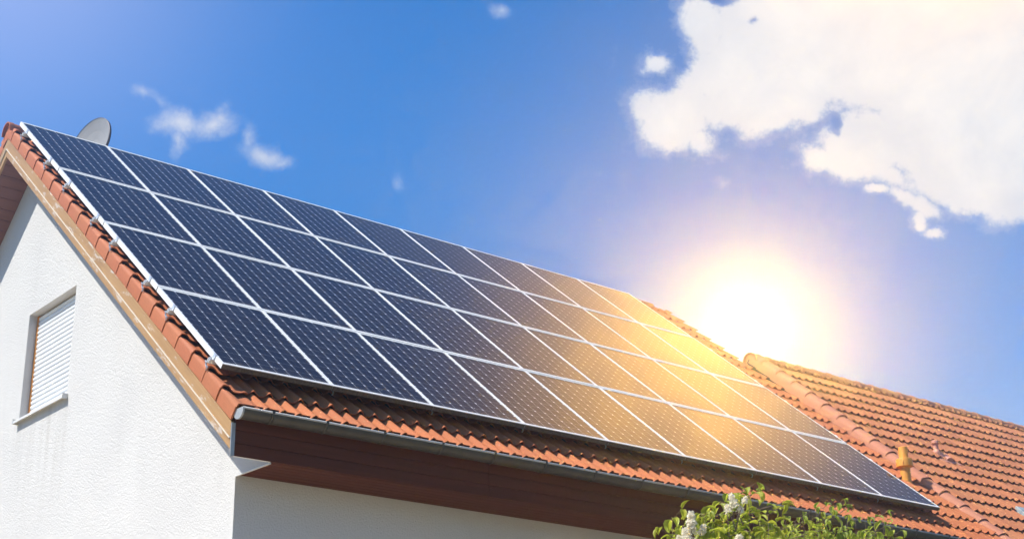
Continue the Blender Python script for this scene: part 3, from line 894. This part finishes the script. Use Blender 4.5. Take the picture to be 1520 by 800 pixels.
shrub('leafy_shrub', 'fresh green leafy shrub without blossoms under the right part of the gutter', (cb2.x, cb2.y, 0), tips2, M_LEAF2, .085, [], 9,
      [((cb2.x, cb2.y, cb2.z - .12), .46, .16, 420), ((cb2.x, cb2.y, cb2.z - .55), .60, .42, 1100), ((cb2.x, cb2.y, cb2.z - 1.9), .9, 1.2, 1700)], .95)

# ------------------------------------------------------------------ ground
def mat_ground():
    m, t, b = material('lawn', (.07, .11, .03), .95, 0, .1)
    p = geomvec(t)
    c = t.mix(t.maprange(t.noise(p, .35, 5), .35, .7), (.085, .10, .045), (.13, .14, .07))
    c = t.mix(t.maprange(t.noise(p, 30, 4, .7), .4, .7), c, (.045, .07, .02))
    t.l.new(c, b.inputs['Base Color']); bump(t, b, t.noise(p, 40, 4, .7), .8, .04)
    return m
gm = MB(); nseg = 40; gv = {}
for i in range(nseg + 1):
    for j in range(nseg + 1):
        f_ = lambda k: math.copysign((abs(k / nseg * 2 - 1)) ** 3 * 900, k / nseg * 2 - 1)
        x, y = f_(i) + 5, f_(j) - 3
        far = max(0, math.hypot(x, y) - 40)
        gv[i, j] = gm.vert((x, y, -.02 + math.sin(x * .013) * math.cos(y * .011) * min(far * .02, 3)))
for i in range(nseg):
    for j in range(nseg): gm.face((gv[i, j], gv[i + 1, j], gv[i + 1, j + 1], gv[i, j + 1]), True)
ground = gm.build('ground', mat_ground()); tag(ground, 'mown green lawn round the houses', 'ground', kind='structure')
pv = MB()  # unseen pale paving, added to bounce warm light onto the walls
for (x0, x1, y0, y1) in ((-9.0, XR, YW - 9.0, YW - .01), (-9.0, XG - .01, YW, 8.0)):
    pv.quad((x0, y0, .004 if y0 < YW else .008), (x1, y0, .004 if y0 < YW else .008), (x1, y1, .004 if y0 < YW else .008), (x0, y1, .004 if y0 < YW else .008))
mp, tp, bp_ = material('bounce_paving_concrete', (.50, .45, .38), .85)
br = tp.new('ShaderNodeTexBrick'); tp.l.new(geomvec(tp), br.inputs[0]); br.inputs['Scale'].default_value = 2.2; br.inputs['Mortar Size'].default_value = .012
br.inputs['Color1'].default_value = (.66, .53, .38, 1); br.inputs['Color2'].default_value = (.60, .475, .34, 1); br.inputs['Mortar'].default_value = (.2, .19, .17, 1); br.offset = 0.0
tp.l.new(br.outputs[0], bp_.inputs['Base Color'])
tag(pv.build('bounce_paving', mp), 'added pale paving that bounces light onto the house walls', 'paving', kind='structure')

# ------------------------------------------------------------------ added thin haze that spreads the low glare as a wash
hz = MB(); hz.box(-950, 960, -960, 950, -5.5, G + 1.1)
hm = D.materials.new('added_pale_haze'); hm.use_nodes = True; ht = NT(hm.node_tree)
for n_ in list(ht.n): ht.n.remove(n_)
ho = ht.new('ShaderNodeOutputMaterial'); hv = ht.new('ShaderNodeVolumePrincipled')
hv.inputs['Color'].default_value = (.95, .93, .90, 1); hv.inputs['Density'].default_value = .0078; hv.inputs['Anisotropy'].default_value = .918
ht.l.new(hv.outputs[0], ho.inputs['Volume'])
added_haze = hz.build('added_haze', hm, recalc=True); tag(added_haze, 'added thin haze spreading the low glare over the roof', 'added_haze', kind='stuff')

# ------------------------------------------------------------------ sky
sun_dir = Vector((-.560, .195, .805)).normalized()      # towards the sun
EL = math.asin(sun_dir.z); AZ = math.atan2(sun_dir.x, sun_dir.y)
world = D.worlds.new('World'); SC.world = world; world.use_nodes = True
t = NT(world.node_tree)
for n in list(t.n): t.n.remove(n)
out = t.new('ShaderNodeOutputWorld'); bg = t.new('ShaderNodeBackground')
t.l.new(bg.outputs[0], out.inputs[0])
STR = .10
bg.inputs[1].default_value = STR
sky = t.new('ShaderNodeTexSky', sky_type='NISHITA'); sky.sun_disc = False
sky.sun_elevation = EL; sky.sun_rotation = AZ; sky.air_density = 1.0; sky.dust_density = .3; sky.ozone_density = 2.5
dirv = t.new('ShaderNodeTexCoord').outputs['Generated']
hsv = t.new('ShaderNodeHueSaturation'); hsv.inputs['Saturation'].default_value = 1.42; hsv.inputs['Hue'].default_value = .505; hsv.inputs['Value'].default_value = 1.06; t.l.new(sky.outputs[0], hsv.inputs['Color'])
skyc = hsv.outputs[0]
def dot(v):
    n = t.new('ShaderNodeVectorMath', operation='DOT_PRODUCT'); t.l.new(dirv, n.inputs[0]); n.inputs[1].default_value = v
    return n.outputs['Value']
fwd = t.m('MAXIMUM', dot(R3[2]), .05)
qx = t.m('DIVIDE', dot(R3[0]), fwd); qy = t.m('DIVIDE', dot(R3[1]), fwd)
cmb = t.new('ShaderNodeCombineXYZ'); t.l.new(qx, cmb.inputs[0]); t.l.new(qy, cmb.inputs[1])
Q = cmb.outputs[0]               # gnomonic sky-map coordinates about one fixed sky direction
front = t.maprange(dot(R3[2]), .35, .6)
def tex(px, py): return ((px - 760) / F, (py - 400) / F, 0)
warp = t.new('ShaderNodeVectorMath', operation='SUBTRACT')
t.l.new(t.noise(Q, 11, 6, .62, 0, 1), warp.inputs[0]); warp.inputs[1].default_value = (.5, .5, .5)
wsc = t.new('ShaderNodeVectorMath', operation='SCALE'); t.l.new(warp.outputs[0], wsc.inputs[0]); wsc.inputs['Scale'].default_value = .036
wq = t.new('ShaderNodeVectorMath', operation='ADD'); t.l.new(Q, wq.inputs[0]); t.l.new(wsc.outputs[0], wq.inputs[1])
WQ = wq.outputs[0]
def blobs(lst, floor_=0.0):
    res = None
    for (x, y, rx, ry, *rot) in lst:
        mp_ = t.mapping(WQ, loc=tex(x, y), rot=(0, 0, math.radians(rot[0]) if rot else 0), scale=(rx / F, ry / F, 1), typ='TEXTURE')
        ln = t.new('ShaderNodeVectorMath', operation='LENGTH'); t.l.new(mp_, ln.inputs[0])
        v = t.m('MULTIPLY', t.m('SUBTRACT', 1.0, ln.outputs['Value']), max(min(rx, ry), floor_) / 60.0)
        res = v if res is None else t.m('MAXIMUM', res, v)
    return res
BIG = [(1330, 45, 300, 130), (1470, 160, 170, 170), (1120, 120, 120, 85, -10), (1045, 45, 40, 60), (1000, 185, 68, 55), (960, 165, 32, 40), (1045, 215, 32, 26, 40), (972, 93, 30, 20),
       (1170, 120, 90, 72), (1215, 222, 40, 28), (1290, 215, 90, 60), (1330, 262, 60, 22, 30), (1312, 285, 34, 10, 8), (1352, 296, 26, 12, 35), (1386, 312, 34, 16, 25), (1378, 332, 14, 20), (1394, 350, 20, 9), (1450, 255, 90, 55), (1500, 300, 60, 40),
       (1610, 120, 170, 190), (1400, -45, 380, 60)]
SMALL = [(262, 190, 46, 22, -5), (315, 182, 46, 22, -15), (330, 172, 18, 24, 20), (262, 215, 14, 26), (392, 226, 38, 20, 30), (372, 195, 12, 20), (415, 240, 22, 14), (207, 145, 16, 9, 30), (230, 160, 12, 5, 50), (741, 25, 15, 11), (590, 272, 6, 10), (905, 85, 4, 12, 15), (1072, 268, 7, 7)]
det = t.noise(Q, 34, 10, .68, .3); det2 = t.noise(Q, 130, 8, .72)
nz = t.m('ADD', t.m('MULTIPLY', t.m('SUBTRACT', det, .5), 1.9), t.m('MULTIPLY', t.m('SUBTRACT', det2, .5), 1.1))
HOLES = [(1117, 36, 22, 15, -10), (1070, 5, 34, 10, 5), (1272, 62, 20, 8), (1242, 180, 16, 14), (1500, 205, 16, 8), (1478, 262, 22, 9, -25), (1054, 145, 10, 9)]
d1 = t.m('SUBTRACT', t.m('ADD', blobs(BIG, 30.0), t.m('MULTIPLY', nz, .42)), t.m('MULTIPLY', t.m('MAXIMUM', t.m('ADD', blobs(HOLES), t.m('MULTIPLY', nz, .22)), 0.0), 2.6))
m1 = t.maprange(d1, -.06, .30, 0, 1, True)
d2 = t.m('ADD', blobs(SMALL), t.m('MULTIPLY', nz, .26))
m2 = t.maprange(d2, -.10, .46, 0, .85, True)
thin = t.m('MULTIPLY', t.maprange(t.m('ADD', d1, t.m('MULTIPLY', nz, .25)), -.22, .08, 0, 1, True), .22)
mask = t.m('MULTIPLY', t.m('MAXIMUM', t.m('MAXIMUM', m1, m2), thin), front)
holes = None
# scattered clouds over the rest of the sky, seen in reflections and from other places
up = t.new('ShaderNodeSeparateXYZ'); t.l.new(dirv, up.inputs[0]); zz = t.m('MAXIMUM', up.outputs[2], .06)
pl = t.new('ShaderNodeCombineXYZ'); t.l.new(t.m('DIVIDE', up.outputs[0], zz), pl.inputs[0]); t.l.new(t.m('DIVIDE', up.outputs[1], zz), pl.inputs[1])
far = t.noise(t.mapping(pl.outputs[0], loc=(3.1, 7.7, 0)), .9, 7, .6)
m3 = t.m('MULTIPLY', t.maprange(far, .55, .68, 0, .9, True), t.m('SUBTRACT', 1.0, t.maprange(dot(R3[2]), .72, .86)))
m3 = t.m('MULTIPLY', m3, t.maprange(up.outputs[2], .02, .12))
mask = t.m('MAXIMUM', mask, m3)
K = 1 / STR
SUNA = 1550.0
cl = t.mix(t.m('MULTIPLY', t.maprange(t.noise(Q, 14, 7, .62, .3), .34, .62), t.maprange(d1, .0, .8, .35, 1.0)), (.39 * K, .415 * K, .46 * K), (.485 * K, .49 * K, .50 * K))
# the low glare: bright disc and its wide warm aureole, scattered over the blue
GD = Vector((0.7143, 0.6257, 0.3142)).normalized()
def degrees_from(v): return t.m('MULTIPLY', t.m('ARCCOSINE', t.m('MINIMUM', dot(tuple(v)), .9999999)), 57.29578)
deg = degrees_from(GD)
DK = K / 1.93
def ramp_n(stops):
    return t.ramp(t.m('DIVIDE', deg, 24.0), [(d_ / 24.0, c_) for d_, c_ in stops])
fac = ramp_n([(0, .6), (2.0, .34), (3.5, .20), (5.0, .15), (7.0, .12), (9.0, .08), (12, .03), (16, 0.0)])
gc = ramp_n([(0, (1.0, .98, .95)), (1.3, (1.0, .93, .82)), (2.5, (.94, .79, .69)), (4.0, (.85, .60, .72)), (5.2, (.80, .55, .74)), (7, (.74, .55, .76)), (10, (.62, .55, .80))])
gcs = t.new('ShaderNodeVectorMath', operation='SCALE'); t.l.new(gc, gcs.inputs[0]); gcs.inputs['Scale'].default_value = DK
skyc = t.mix(fac, skyc, gcs.outputs[0])
skyc = t.mix(mask, skyc, cl)
def scaled(colr, val):
    n = t.new('ShaderNodeVectorMath', operation='SCALE'); n.inputs[0].default_value = colr; t.l.new(val, n.inputs['Scale']); return n.outputs[0]
def addv(a, b):
    n = t.new('ShaderNodeVectorMath', operation='ADD'); t.l.new(a, n.inputs[0]); t.l.new(b, n.inputs[1]); return n.outputs[0]
def bell(v, amp, w_): return t.m('MULTIPLY', t.m('EXPONENT', t.m('MULTIPLY', t.m('POWER', t.m('DIVIDE', v, w_), 2.0), -1.0)), amp)
glow = addv(scaled((1.0, .585, .09), bell(deg, SUNA * K, .35)), scaled((1.0, .86, .60), t.m('ADD', bell(deg, .45 * K, 1.4), bell(deg, .07 * K, 3.0))))
# added warm glow patch, out of view, for the panels' golden reflection
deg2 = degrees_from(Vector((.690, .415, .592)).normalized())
patch_noise = t.m('MULTIPLY', t.maprange(t.noise(dirv, 7, 6, .6, .4), .36, .62, .55, 1.15, True), t.maprange(t.noise(t.mapping(dirv, loc=(2, 5, 1)), 3.2, 3, .5), .35, .6, .75, 1.1))
skyc = t.mix(t.m('MULTIPLY', bell(deg2, .85, 6.0), patch_noise, None, True), skyc, (.40 * K, .33 * K, .26 * K))
glow = addv(glow, scaled((1.0, .49, .07), t.m('MULTIPLY', patch_noise, bell(deg2, 2.3 * K, 5.0))))
glow = addv(glow, scaled((1.0, .78, .62), bell(degrees_from(Vector((.25, .80, .54)).normalized()), .17 * K, 8.0)))  # added glow in the upper left sky, standing in for lens flare
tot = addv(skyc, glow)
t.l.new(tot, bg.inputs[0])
world.cycles.sampling_method = 'MANUAL'; world.cycles.sample_map_resolution = 2048

sl_ = D.lights.new('sun', 'SUN'); sl_.energy = 4.2; sl_.angle = math.radians(.53); sl_.color = (1.0, .955, .88)
so = D.objects.new('sun', sl_); col.objects.link(so); so.location = (0, 0, 30)
so.rotation_euler = (-sun_dir).to_track_quat('-Z', 'Y').to_euler()

# ------------------------------------------------------------------ camera
cam = D.cameras.new('camera'); co = D.objects.new('camera', cam); col.objects.link(co)
r0, r1, r2 = (Vector(a) for a in R3)
mt = Matrix((r0, -r1, -r2)).transposed().to_4x4(); mt.translation = CAM
co.matrix_world = mt
cam.sensor_width = 36; cam.lens = F / 1520 * 36; cam.clip_start = .1; cam.clip_end = 5000
SC.camera = co
SC.view_settings.view_transform = 'Standard'; SC.view_settings.look = 'None'; SC.view_settings.exposure = .95; SC.view_settings.gamma = 1
SC.cycles.max_bounces = 8; SC.cycles.use_denoising = True
SC.cycles.sample_clamp_indirect = 40
